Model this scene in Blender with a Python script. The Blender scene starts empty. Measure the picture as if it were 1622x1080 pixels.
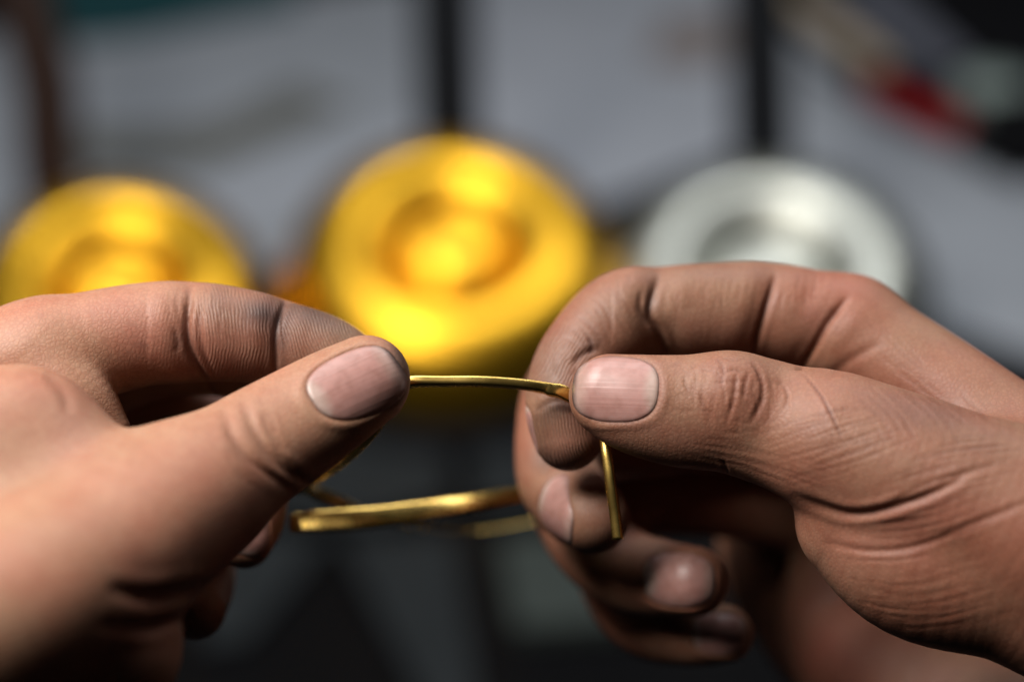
import bpy, math, random, time
import numpy as np
from concurrent.futures import ThreadPoolExecutor
from mathutils import Vector, Matrix
T0 = time.time()
QUALITY = 0.36          # voxel size of the hands in mm
SC = bpy.context.scene
C = SC.collection
R = math.radians

# ------------------------------------------------------------------ camera
S = 8.7                 # photo pixels per mm in the plane of focus
DF = 330.0              # distance of that plane, mm
PITCH = R(28)
CAMH = 0.65
cam = bpy.data.objects.new('camera', bpy.data.cameras.new('camera'))
C.objects.link(cam)
cam.location = (0, 0, CAMH)
cam.rotation_euler = (R(90) - PITCH, 0, 0)
cd = cam.data
cd.sensor_width = 36.0
cd.lens = 36.0 * DF / (1622 / S)
cd.clip_start = 0.01
cd.clip_end = 60
cd.dof.use_dof = True
cd.dof.focus_distance = (DF + 0.0) / 1000
cd.dof.aperture_fstop = cd.lens / 14.2
SC.camera = cam

# ------------------------------------------------------------------ world, lamps, exposure
w = bpy.data.worlds.new('World'); SC.world = w; w.use_nodes = True
w.node_tree.nodes['Background'].inputs[0].default_value = (0.75, 0.85, 1.0, 1)
w.node_tree.nodes['Background'].inputs[1].default_value = 0.006
SC.view_settings.view_transform = 'Standard'
SC.view_settings.look = 'None'
SC.view_settings.exposure = 0.0
SC.view_settings.gamma = 1.0

def area(name, loc, target, sx, sy, power, col):
    l = bpy.data.lights.new(name, 'AREA'); l.shape = 'RECTANGLE'
    l.size = sx; l.size_y = sy; l.energy = power; l.color = col
    o = bpy.data.objects.new(name, l); C.objects.link(o)
    o.location = loc
    o.rotation_euler = (Vector(target) - Vector(loc)).to_track_quat('-Z', 'Y').to_euler()
    return o
HC = Vector((0, DF / 1000 * math.cos(PITCH), CAMH - DF / 1000 * math.sin(PITCH)))
area('window_lamp', HC + Vector((-0.46, -0.11, 0.67)), HC, 0.38, 0.32, 14.6, (1.0, 0.95, 0.89))
area('ceiling_lamp', (0.1, 1.05, 1.7), (0, 1.3, 0.1), 2.0, 0.45, 23.0, (0.95, 0.97, 1.0))

# ------------------------------------------------------------------ camera-frame helpers
ca, sa = math.cos(PITCH), math.sin(PITCH)
def to_world(p):
    """p: (N,3) mm in the hand frame (x right, y away from the lens past the focus plane, z up) -> metres"""
    p = np.asarray(p, float)
    y = (p[..., 1] + DF); z = p[..., 2]
    return np.stack([p[..., 0], y * ca + z * sa, z * ca - y * sa], -1) / 1000 + np.array([0, 0, CAMH])
def P(u, v, d=0.0):
    k = (1 + d / DF) / S
    return np.array([(u - 811) * k, d, (540 - v) * k])
def ray_bench(u, v, h=0.0):
    a = to_world(P(u, v, 0)); o = np.array([0, 0, CAMH]); r = a - o
    t = (h - CAMH) / r[2]
    return o + r * t

# ------------------------------------------------------------------ material helpers
def mat(name):
    m = bpy.data.materials.new(name); m.use_nodes = True
    nt = m.node_tree
    return m, nt, nt.nodes['Principled BSDF']
def node(nt, typ, **kw):
    n = nt.nodes.new(typ)
    for k, v in kw.items():
        if k in n.inputs.keys() if isinstance(k, str) else False:
            n.inputs[k].default_value = v
        else:
            setattr(n, k, v)
    return n
def simple(name, col, rough=0.6, metal=0.0, var=0.25, scale=60, bump=0.15, spec=0.5):
    m, nt, b = mat(name)
    tc = nt.nodes.new('ShaderNodeTexCoord')
    n = nt.nodes.new('ShaderNodeTexNoise'); n.inputs['Scale'].default_value = scale; n.inputs['Detail'].default_value = 5
    nt.links.new(tc.outputs['Object'], n.inputs['Vector'])
    mx = nt.nodes.new('ShaderNodeMixRGB'); mx.inputs[1].default_value = (*[c * (1 - var) for c in col], 1)
    mx.inputs[2].default_value = (*[min(1, c * (1 + var)) for c in col], 1)
    nt.links.new(n.outputs['Fac'], mx.inputs[0]); nt.links.new(mx.outputs[0], b.inputs['Base Color'])
    b.inputs['Roughness'].default_value = rough; b.inputs['Metallic'].default_value = metal
    b.inputs['Specular IOR Level'].default_value = spec
    bp = nt.nodes.new('ShaderNodeBump'); bp.inputs['Strength'].default_value = bump; bp.inputs['Distance'].default_value = 0.0006
    nt.links.new(n.outputs['Fac'], bp.inputs['Height']); nt.links.new(bp.outputs[0], b.inputs['Normal'])
    return m
def link(name, verts, faces, m, parent=None, smooth=True):
    me = bpy.data.meshes.new(name); me.from_pydata([tuple(v) for v in verts], [], [tuple(f) for f in faces]); me.update()
    if smooth: me.polygons.foreach_set('use_smooth', [True] * len(me.polygons))
    me.materials.append(m)
    o = bpy.data.objects.new(name, me); C.objects.link(o)
    if parent: o.parent = parent
    return o
def empty(name, label, cat, loc=(0, 0, 0), group=None):
    o = bpy.data.objects.new(name, None); C.objects.link(o); o.location = loc; o.empty_display_size = 0.02
    tag(o, label, cat, group); return o
def tag(o, label, cat=None, group=None, kind=None):
    if label: o['label'] = label
    if cat: o['category'] = cat
    if group: o['group'] = group
    if kind: o['kind'] = kind
    return o

# ================================================================== BACKGROUND
def catmull(pts, n):
    pts = np.array(pts, float); out = []
    Q = np.vstack([2 * pts[0] - pts[1], pts, 2 * pts[-1] - pts[-2]])
    for i in range(1, len(Q) - 2):
        p0, p1, p2, p3 = Q[i - 1], Q[i], Q[i + 1], Q[i + 2]
        for k in range(n):
            t = k / n
            out.append(0.5 * (2 * p1 + (p2 - p0) * t + (2 * p0 - 5 * p1 + 4 * p2 - p3) * t * t + (3 * p1 - p0 - 3 * p2 + p3) * t ** 3))
    out.append(pts[-1]); return np.array(out)
def lathe(profile, n=64):
    vs, fs = [], []
    m = len(profile)
    for i in range(n):
        a = 2 * math.pi * i / n
        for (r, z) in profile: vs.append((r * math.cos(a), r * math.sin(a), z))
    for i in range(n):
        j = (i + 1) % n
        for k in range(m - 1): fs.append((i * m + k, j * m + k, j * m + k + 1, i * m + k + 1))
    return vs, fs
def prism(pts, z0, z1, bev=0.0):
    """flat-topped block over a polygon given in bench coordinates, with a small chamfer"""
    n = len(pts); c = np.mean(pts, 0)
    ins = [tuple(c + (np.array(p) - c) * (1 - bev)) for p in pts]
    vs = [(*p, z0) for p in pts] + [(*p, z1 - bev * 0.02) for p in pts] + [(*p, z1) for p in ins]
    fs = [tuple(range(n))[::-1], tuple(range(2 * n, 3 * n))]
    for i in range(n):
        j = (i + 1) % n
        fs += [(i, j, n + j, n + i), (n + i, n + j, 2 * n + j, 2 * n + i)]
    return vs, fs
def slab(name, px, h0, h1, m, label, cat, group=None, bev=0.02):
    pts = [tuple(ray_bench(u, v, h1)[:2]) for u, v in px]
    vs, fs = prism(pts, h0, h1, bev)
    o = link(name, vs, fs, m, smooth=False); tag(o, label, cat, group); return o

M_bench = simple('bench_black', (0.0025, 0.0025, 0.003), rough=0.55, scale=30, spec=0.06)
M_slate = simple('slate_grey', (0.016, 0.019, 0.021), rough=0.6, scale=40, spec=0.06)
M_slate2 = simple('slate_green', (0.036, 0.044, 0.041), rough=0.6, scale=40, spec=0.06)
M_paper = simple('paper_grey', (0.275, 0.295, 0.325), rough=0.85, var=0.22, scale=9)
M_paper2 = simple('paper_grey_blue', (0.325, 0.345, 0.385), rough=0.85, var=0.2, scale=9)
M_gap_shadow = simple('gap_shadow_olive', (0.11, 0.112, 0.10), rough=0.9, var=0.2, scale=20)
M_teal = simple('teal_cloth', (0.004, 0.05, 0.058), rough=0.7)
M_red = simple('red_plastic', (0.22, 0.006, 0.008), rough=0.4)
M_black = simple('black_rubber', (0.006, 0.006, 0.007), rough=0.7, spec=0.06)
M_rod = simple('dark_steel', (0.004, 0.005, 0.007), rough=0.7, spec=0.15, metal=0.0)
M_rodb = simple('rusty_brown_steel', (0.020, 0.008, 0.0045), rough=0.65, metal=0.0, spec=0.2)
M_wood = simple('pale_wood', (0.38, 0.31, 0.23), rough=0.7, scale=30)
M_tin = simple('greenish_tin', (0.22, 0.27, 0.25), rough=0.5)

# the dark floor under the bench and the bench itself
fl = link('floor', [(-6, -3, -0.75), (6, -3, -0.75), (6, 9, -0.75), (-6, 9, -0.75)], [(0, 1, 2, 3)], M_bench, smooth=False)
tag(fl, None, None, None, 'structure')
bench = empty('workbench', 'dark workbench top covered with grey papers and dark boards', 'workbench', (0, 1.4, -0.02))
def box(c, s):
    x, y, z = c; a, b, d = [k / 2 for k in s]
    vs = [(x + i * a, y + j * b, z + k * d) for i in (-1, 1) for j in (-1, 1) for k in (-1, 1)]
    return vs, [(0, 1, 3, 2), (4, 6, 7, 5), (0, 4, 5, 1), (2, 3, 7, 6), (0, 2, 6, 4), (1, 5, 7, 3)]
vs, fs = box((0, 0.2, 0), (4.0, 3.2, 0.04)); link('bench_top', vs, fs, M_bench, bench, False)
for sx in (-1.4, 1.4):
    for sy in (-1.0, 1.0):
        vs, fs = box((sx, sy, -0.385), (0.07, 0.07, 0.73)); link('leg', vs, fs, M_bench, bench, False)

# papers spread over the bench
slab('paper_sheet', [(-250, 470), (420, 470), (700, 225), (690, -40), (60, 30), (-250, 120)], 0.0005, 0.0012, M_paper,
     'large grey paper sheet behind the leftmost gold knob', 'paper', 'grey papers on the bench')
slab('paper_sheet', [(260, 385), (640, 250), (690, 180), (300, 320)], 0.0016, 0.0022, M_paper2,
     'narrow lighter paper strip between the two gold knobs', 'paper', 'grey papers on the bench')
slab('paper_sheet', [(60, 265), (330, 262), (560, 165), (470, 135), (330, 200), (120, 205)], 0.0026, 0.003, M_gap_shadow,  # dark strip laid in as the shadowed gap between sheets
     'olive grey strip standing in for the shadowed gap between sheets, left behind the gold knobs', 'paper', 'grey papers on the bench', 0.1)
slab('paper_sheet', [(690, 360), (930, 330), (1190, 235), (1200, -60), (715, -60)], 0.0014, 0.002, M_paper2,
     'pale grey paper sheet between the two dark straight rods', 'paper', 'grey papers on the bench')
slab('paper_sheet', [(1230, 430), (1750, 600), (1800, 300), (1420, 190), (1225, 20)], 0.0005, 0.0012, M_paper,
     'grey paper sheet under the red handled tool', 'paper', 'grey papers on the bench')
slab('paper_scrap', [(1020, 95), (1050, 30), (1175, 25), (1180, 80), (1110, 105)], 0.003, 0.0036, simple('brown_paper', (0.20, 0.17, 0.16), rough=0.9),
     'small brownish paper scrap just left of the rightmost rod', 'paper', 'grey papers on the bench', 0.1)
slab('folder', [(60, 62), (220, 48), (330, 25), (470, 0), (470, -120), (60, -120)], 0.004, 0.012, M_teal,
     'dark teal folder at the far left corner', 'folder')
slab('black_bag', [(1270, -5), (1420, 60), (1560, 150), (1700, 260), (1800, -200), (1250, -200)], 0.004, 0.035, M_black,
     'black bag at the far right corner of the bench', 'bag', None, 0.08)
slab('cloth_strip', [(1290, -30), (1400, -30), (1540, 100), (1480, 115)], 0.037, 0.039, simple('grey_cloth', (0.10, 0.105, 0.13)),
     'grey cloth strip lying across the black bag', 'cloth')
# dark boards in front of the knobs
slab('dark_board', [(380, 640), (690, 640), (715, 780), (600, 820), (380, 800)], 0.002, 0.010, M_slate,
     'dark grey board just below the middle gold knob, left of the gap', 'board', 'dark boards on the bench')
slab('dark_board', [(735, 600), (1000, 600), (1010, 780), (755, 800)], 0.002, 0.010, M_slate,
     'dark grey board right of the gap, below the middle gold knob', 'board', 'dark boards on the bench')
slab('dark_board', [(790, 850), (1000, 830), (1030, 975), (815, 990)], 0.002, 0.014, M_slate2,
     'greenish grey board nearest the curled fingers of the right hand', 'board', 'dark boards on the bench')
slab('dark_board', [(540, 850), (720, 840), (760, 1120), (680, 1120)], 0.002, 0.008, M_slate,
     'narrow dark board in the lower middle, under the wire loop', 'board', 'dark boards on the bench')
slab('dark_board', [(330, 830), (520, 850), (390, 1010), (320, 1020)], 0.002, 0.008, M_slate,
     'dark board beside the curled fingertips of the left hand', 'board', 'dark boards on the bench')

# red tool, wooden stick, tin
def stick(name, a, b, ra, rb, m, parent=None, n=20):
    a = np.array(a); b = np.array(b); ax = (b - a) / np.linalg.norm(b - a)
    s = np.cross(ax, (0, 0, 1.0)); s /= np.linalg.norm(s); t = np.cross(ax, s)
    L = [(0, .6), (.02, .92), (.06, 1), (.5, 1.05), (.94, 1), (.98, .92), (1, .6)]
    vs, fs = [], []
    for f, k in L:
        r = (ra + (rb - ra) * f) * k
        for i in range(n):
            q = 2 * math.pi * i / n
            vs.append(a + (b - a) * f + r * (s * math.cos(q) + t * math.sin(q)))
    for j in range(len(L) - 1):
        for i in range(n): fs.append((j * n + i, j * n + (i + 1) % n, (j + 1) * n + (i + 1) % n, (j + 1) * n + i))
    fs += [tuple(range(n))[::-1], tuple(range((len(L) - 1) * n, len(L) * n))]
    return link(name, vs, fs, m, parent)
tool = empty('screwdriver', 'screwdriver with red grip and black end lying on the paper', 'screwdriver', tuple(ray_bench(1450, 190, 0.0)))
def rel(o, p): return np.array(p) - np.array(o.location)
stick('handle', rel(tool, ray_bench(1375, 140, 0.02)), rel(tool, ray_bench(1530, 215, 0.02)), 0.016, 0.014, M_red, tool)
stick('end_cap', rel(tool, ray_bench(1532, 216, 0.02)), rel(tool, ray_bench(1630, 265, 0.02)), 0.016, 0.016, M_black, tool)
stick('shaft', rel(tool, ray_bench(1373, 149, 0.02)), rel(tool, ray_bench(1290, 108, 0.02)), 0.005, 0.005, M_rod, tool)
st = stick('wooden_stick', ray_bench(1240, -10, 0.025), ray_bench(1400, 110, 0.025), 0.013, 0.013, M_wood)
tag(st, 'pale wooden stick lying beside the rightmost dark rod', 'stick')
tinp = ray_bench(1565, 185, 0.0)
tin = empty('small_tin', 'small greenish round tin beside the red screwdriver', 'tin', tuple(tinp))
vs, fs = lathe([(0, 0), (0.030, 0), (0.034, 0.003), (0.034, 0.028)]); link('body', vs, fs, M_tin, tin)
vs, fs = lathe([(0.035, 0.026), (0.0362, 0.028), (0.0362, 0.036), (0.034, 0.039), (0, 0.040)]); link('lid', vs, fs, M_tin, tin)

# three polished knobs with dark rods
def metal(name, col, rough, bumpscale=300, low=0.85):
    m, nt, b = mat(name)
    b.inputs['Metallic'].default_value = 1.0
    tc = nt.nodes.new('ShaderNodeTexCoord'); n = nt.nodes.new('ShaderNodeTexNoise')
    n.inputs['Scale'].default_value = bumpscale; n.inputs['Detail'].default_value = 6
    nt.links.new(tc.outputs['Object'], n.inputs['Vector'])
    rp = nt.nodes.new('ShaderNodeMapRange'); rp.inputs['To Min'].default_value = rough * 0.7; rp.inputs['To Max'].default_value = rough * 1.35
    nt.links.new(n.outputs['Fac'], rp.inputs['Value']); nt.links.new(rp.outputs[0], b.inputs['Roughness'])
    mx = nt.nodes.new('ShaderNodeMixRGB'); mx.inputs[1].default_value = (col[0] * low, col[1] * low ** 1.25, col[2] * low ** 1.5, 1); mx.inputs[2].default_value = (*col, 1)
    nt.links.new(n.outputs['Fac'], mx.inputs[0]); nt.links.new(mx.outputs[0], b.inputs['Base Color'])
    bp = nt.nodes.new('ShaderNodeBump'); bp.inputs['Strength'].default_value = 0.12; bp.inputs['Distance'].default_value = 0.0002
    nt.links.new(n.outputs['Fac'], bp.inputs['Height']); nt.links.new(bp.outputs[0], b.inputs['Normal'])
    return m
M_gold = metal('polished_gold', (0.93, 0.52, 0.036), 0.36)
M_silver = metal('polished_silver', (0.52, 0.54, 0.49), 0.40)
def tube(name, pts, r, m, parent=None, n=16, ns=6):
    X = catmull(pts, ns); Tn = np.gradient(X, axis=0); Tn /= np.linalg.norm(Tn, axis=1, keepdims=True); vs, fs = [], []
    for i in range(len(X)):
        a = np.cross(Tn[i], (0, 1, 0.0)); a /= np.linalg.norm(a); b = np.cross(Tn[i], a)
        for k in range(n): vs.append(X[i] + r * (a * math.cos(2 * math.pi * k / n) + b * math.sin(2 * math.pi * k / n)))
    for i in range(len(X) - 1):
        for k in range(n): fs.append((i * n + k, i * n + (k + 1) % n, (i + 1) * n + (k + 1) % n, (i + 1) * n + k))
    fs += [tuple(range(n))[::-1], tuple(range((len(X) - 1) * n, len(X) * n))]
    return link(name, vs, fs, m, parent)
def knob(u, v, dist, rpx, m, rodm, label, rod_px):
    d = dist - DF
    c = to_world(P(u, v, d)); Rm = rpx / S * (dist / DF) / 1000
    root = empty('round_knob', label, 'knob', (c[0], c[1], 0.0), 'round metal knobs on dark rods')
    cz = np.array((0, 0, c[2]))
    q = (Vector((0, 0, CAMH)) - Vector(c)); q.z = 0; q.normalize(); q = q * math.cos(R(64)) + Vector((0, 0, math.sin(R(64))))
    rotm = q.to_track_quat('Z', 'Y').to_matrix().to_4x4()
    prof = []
    for k in range(0, 19):                       # rounded ring
        a = -0.62 * math.pi + k / 18 * 1.18 * math.pi
        prof.append((Rm * (0.60 + 0.40 * math.cos(a)), Rm * 0.46 * math.sin(a)))
    prof = [(0, -Rm * 0.40)] + prof + [(Rm * 0.44, Rm * 0.37), (Rm * 0.38, Rm * 0.31), (Rm * 0.33, Rm * 0.285), (0, Rm * 0.28)]
    vs, fs = lathe(prof, 96); vs = [tuple(np.array(rotm @ Vector(p)) + cz) for p in vs]
    link('ring_body', vs, fs, m, root)
    prof = [(Rm * 0.33 * math.cos(a), Rm * (0.28 + 0.15 * math.sin(a))) for a in np.linspace(0, math.pi / 2, 14)]
    vs, fs = lathe(prof, 48); vs = [tuple(np.array(rotm @ Vector(p)) + cz) for p in vs]
    link('centre_boss', vs, fs, m, root)
    vs, fs = lathe([(0, 0.003), (Rm * 1.02, 0.003), (Rm * 1.05, 0.006), (Rm * 1.05, 0.016), (Rm * 1.02, 0.019), (0, 0.019)], 64)  # dark disc added for the shadow around each knob
    link('base_shadow_disc', vs, fs, M_base_shadow, root)
    stem = [(0, 0.10 * Rm, 0.018), (0, 0.10 * Rm, c[2] * 0.5), (0, 0.06 * Rm, c[2])]
    tube('stem', np.array(stem), 0.02, rodm, root)
    tube('rod', np.array([to_world(P(uu, vv, d + 70)) - np.array((c[0], c[1], 0)) for uu, vv in rod_px]), 0.024, rodm, root)
    return root
M_base_shadow = simple('base_shadow_black', (0.006, 0.006, 0.007), rough=0.7, spec=0.08)  # black of the discs and strips that stand in for shadow
knob(714, 446, 1300, 258, M_gold, M_rod, 'large round gold knob with dimpled face in the middle', [(722, 420), (710, 130), (700, -220)])
knob(188, 494, 1330, 236, M_gold, M_rodb, 'round gold knob at the left, partly behind the left hand', [(140, 470), (85, 290), (72, 130), (30, -20), (-40, -200)])
knob(1210, 488, 1300, 264, M_silver, M_rod, 'round silver knob behind the right hand', [(1212, 480), (1206, 150), (1195, -220)])
slab('shadow_strip', [(925, 350), (1060, 285), (1190, 240), (1195, 275), (1075, 325), (945, 395)], 0.0025, 0.006, M_base_shadow,  # dark strip added as the shadow between these knobs
     'black strap strip standing in for shade between gold and silver knob', 'shadow')
slab('shadow_strip', [(395, 440), (520, 395), (540, 430), (420, 490)], 0.0025, 0.006, M_base_shadow,  # same here: a shadow laid down as a dark strip
     'black strap strip standing in for shade between the two gold knobs', 'shadow')

# ================================================================== HANDS: signed distance modelling
class Chain:
    """tapered tube through (u, v, depth, radius in photo px); flat: (axis, factor) squashes the section along an axis"""
    def __init__(s, pts, n=8, flat=None):
        q = [list(P(u, v, d)) + [r / S * (1 + d / DF)] for u, v, d, r in pts]
        s.q = catmull(q, n); s.flat = None
        if flat is not None:
            ax = np.array(flat[0], float); s.flat = (ax / np.linalg.norm(ax), flat[1])
        rm = s.q[:, 3].max() + 14
        s.reach = rm
        s.lo = s.q[:, :3].min(0) - rm; s.hi = s.q[:, :3].max(0) + rm
    def __call__(s, X):
        out = np.full(len(X), 30.0, np.float32)
        m = np.all((X > s.lo) & (X < s.hi), 1)
        if not m.any(): return out
        Y = X[m].astype(np.float32); best = np.full(len(Y), 30.0, np.float32); ylo, yhi = Y.min(0), Y.max(0)
        for i in range(len(s.q) - 1):
            a, b = s.q[i, :3].astype(np.float32), s.q[i + 1, :3].astype(np.float32); ra, rb = s.q[i, 3], s.q[i + 1, 3]
            ab = b - a; L = float(ab @ ab)
            if L < 1e-9: continue
            if np.any(np.minimum(a, b) - s.reach > yhi) or np.any(np.maximum(a, b) + s.reach < ylo): continue
            rel_ = Y - a
            t = np.clip((rel_ @ ab) / L, 0, 1)
            rel_ = rel_ - t[:, None] * ab
            d2 = np.einsum('ij,ij->i', rel_, rel_)
            if s.flat is not None:
                n, f = s.flat
                pn = rel_ @ n.astype(np.float32)
                d2 = d2 + (1 / f ** 2 - 1) * pn * pn
            np.minimum(best, np.sqrt(d2) - (ra + (rb - ra) * t), out=best)
        out[m] = np.minimum(best, 30.0); return out
class Ball:
    def __init__(s, u, v, d, r, sc=(1, 1, 1)):
        s.c = P(u, v, d).astype(np.float32); s.r = r / S * (1 + d / DF); s.sc = np.array(sc, np.float32)
    def __call__(s, X):
        q = (X - s.c) / s.sc
        l = np.sqrt(np.einsum('ij,ij->i', q, q)); return np.minimum((l - s.r) * s.sc.min(), 30.0).astype(np.float32)
def smin(a, b, k):
    h = np.maximum(k - np.abs(a - b), 0) / k
    return np.minimum(a, b) - h * h * k * 0.25
class Group:
    def __init__(s, items): s.items = items
    def __call__(s, X):
        d = s.items[0][0](X)
        for p, k in s.items[1:]: d = smin(d, p(X), k)
        return d
class Hand:
    def __init__(s, palm, fingers, dents=()):
        s.palm, s.fingers, s.dents = palm, fingers, dents
    def __call__(s, X):
        d = s.palm[0][0](X)
        for p, k in s.palm[1:]: d = smin(d, p(X), k)
        out = d.copy()
        for f, k, extra in s.fingers:
            df = f(X)
            for e, ke in extra: df = smin(df, e(X), ke)
            out = np.minimum(out, smin(d, df, k))
        for p, k in s.dents: out = -smin(-out, p(X), k)
        return out

def surface_nets(F, org, h):
    nx, ny, nz = F.shape
    neg = F < 0
    cnt = np.zeros((nx - 1, ny - 1, nz - 1), np.int8)
    for i in (0, 1):
        for j in (0, 1):
            for k in (0, 1): cnt += neg[i:nx - 1 + i, j:ny - 1 + j, k:nz - 1 + k]
    act = (cnt > 0) & (cnt < 8)
    I = np.argwhere(act); ids = -np.ones(act.shape, np.int64); ids[act] = np.arange(len(I))
    acc = np.zeros((len(I), 3)); num = np.zeros(len(I))
    offs = [(i, j, k) for i in (0, 1) for j in (0, 1) for k in (0, 1)]
    for a in offs:
        for ax in range(3):
            if a[ax] == 0:
                b = list(a); b[ax] = 1
                fa = F[I[:, 0] + a[0], I[:, 1] + a[1], I[:, 2] + a[2]]; fb = F[I[:, 0] + b[0], I[:, 1] + b[1], I[:, 2] + b[2]]
                m = (fa < 0) != (fb < 0)
                t = np.where(m, fa / np.where(m, fa - fb, 1), 0)
                p = np.tile(np.array(a, float), (len(I), 1)); p[:, ax] = t
                acc += np.where(m[:, None], p, 0); num += m
    V = org + (I + acc / num[:, None]) * h
    faces = []
    for ax in range(3):
        o1, o2 = (ax + 1) % 3, (ax + 2) % 3
        sl0 = [slice(1, -1)] * 3; sl1 = [slice(1, -1)] * 3
        sl0[ax] = slice(0, -1); sl1[ax] = slice(1, None)
        a, b = neg[tuple(sl0)], neg[tuple(sl1)]
        E = np.argwhere(a != b)
        if not len(E): continue
        flip = a[tuple(E.T)]
        base = E.copy(); base[:, o1] += 1; base[:, o2] += 1
        def cell(d1, d2):
            c = base.copy(); c[:, o1] -= d1; c[:, o2] -= d2; return ids[tuple(c.T)]
        q = np.stack([cell(1, 1), cell(0, 1), cell(0, 0), cell(1, 0)], 1)
        q[~flip] = q[~flip][:, ::-1]
        faces.append(q)
    return V, np.vstack(faces)
def mesh_sdf(f0, lo, hi, h, warp):
    x0, sg, kf = warp                            # beyond x0 (outwards) the grid is kf times coarser along x
    def wp(X):
        X = np.array(X, np.float64); e = np.maximum((X[:, 0] - x0) * sg, 0); X[:, 0] += sg * e * (kf - 1); return X
    f = lambda X: f0(wp(X).astype(np.float32))
    lo = np.array(lo, float); hi = np.array(hi, float)
    B = 8
    nb = np.ceil((hi - lo) / (h * B)).astype(int)
    n = nb * B + 1
    # coarse pass on block centres
    g = np.stack(np.meshgrid(*[lo[i] + (np.arange(nb[i]) + 0.5) * B * h for i in range(3)], indexing='ij'), -1).reshape(-1, 3)
    dc = par(f, g).reshape(nb)
    F = np.repeat(np.repeat(np.repeat(dc, B, 0), B, 1), B, 2)
    F = np.pad(F, ((0, 1), (0, 1), (0, 1)), mode='edge').astype(np.float32)
    xc = lo[0] + (np.arange(nb[0]) + 0.5) * B * h
    lim = np.where((xc - x0) * sg > -B * h, B * h * 2.6 + 2.0, B * h * 1.25 + 1.0)
    A = np.argwhere(np.abs(dc) < lim[:, None, None])
    loc = np.stack(np.meshgrid(*[np.arange(B + 1)] * 3, indexing='ij'), -1).reshape(-1, 3)
    A = A[np.lexsort((A[:, 2], A[:, 1] // 4, A[:, 0] // 4))]
    def job(s):
        idx = (A[s:s + 60, None, :] * B + loc[None]).reshape(-1, 3)
        return idx, f((lo + idx * h).astype(np.float32))
    with ThreadPoolExecutor(4) as ex:
        for idx, val in ex.map(job, range(0, len(A), 60)): F[idx[:, 0], idx[:, 1], idx[:, 2]] = val
    V, Q = surface_nets(F, lo, h)
    return wp(V), Q
def par(f, X, chunk=30000):
    X = np.ascontiguousarray(X, np.float32)
    if len(X) <= chunk: return f(X)
    with ThreadPoolExecutor(4) as ex:
        return np.concatenate(list(ex.map(f, [X[i:i + chunk] for i in range(0, len(X), chunk)])))
def grad(f, V, d, e=0.15):
    V = V.astype(np.float32); g = np.zeros((len(V), 3), np.float32)
    for ax in range(3):
        o = np.zeros(3, np.float32); o[ax] = e
        g[:, ax] = (par(f, V + o) - d) / e
    return g
def vnormals(V, Q):
    a, b, c, d = (V[Q[:, i]] for i in range(4))
    n = np.cross(c - a, d - b); N = np.zeros_like(V)
    for i in range(4):
        for ax in range(3): N[:, ax] += np.bincount(Q[:, i], n[:, ax], len(V))
    return N / (np.linalg.norm(N, axis=1, keepdims=True) + 1e-12)
def px_of(V):
    k = S / (1 + V[:, 1] / DF)
    return np.stack([V[:, 0] * k + 811, 540 - V[:, 2] * k], 1)
def poly_dist(UV, poly, n=6):
    q = catmull(poly, n); best = np.full(len(UV), 1e9); tt = np.zeros(len(UV))
    L = np.concatenate([[0], np.cumsum(np.linalg.norm(np.diff(q, axis=0), axis=1))])
    lo, hi = q.min(0) - 60, q.max(0) + 60
    m = np.all((UV > lo) & (UV < hi), 1); X = UV[m]
    bb = np.full(len(X), 1e9); bt = np.zeros(len(X))
    for i in range(len(q) - 1):
        ab = q[i + 1] - q[i]; t = np.clip(((X - q[i]) @ ab) / (ab @ ab + 1e-9), 0, 1)
        d = np.linalg.norm(X - q[i] - t[:, None] * ab, axis=1); k = d < bb
        bb = np.where(k, d, bb); bt = np.where(k, (L[i] + t * (L[i + 1] - L[i])) / L[-1], bt)
    best[m] = bb; tt[m] = bt; return best, tt

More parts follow.
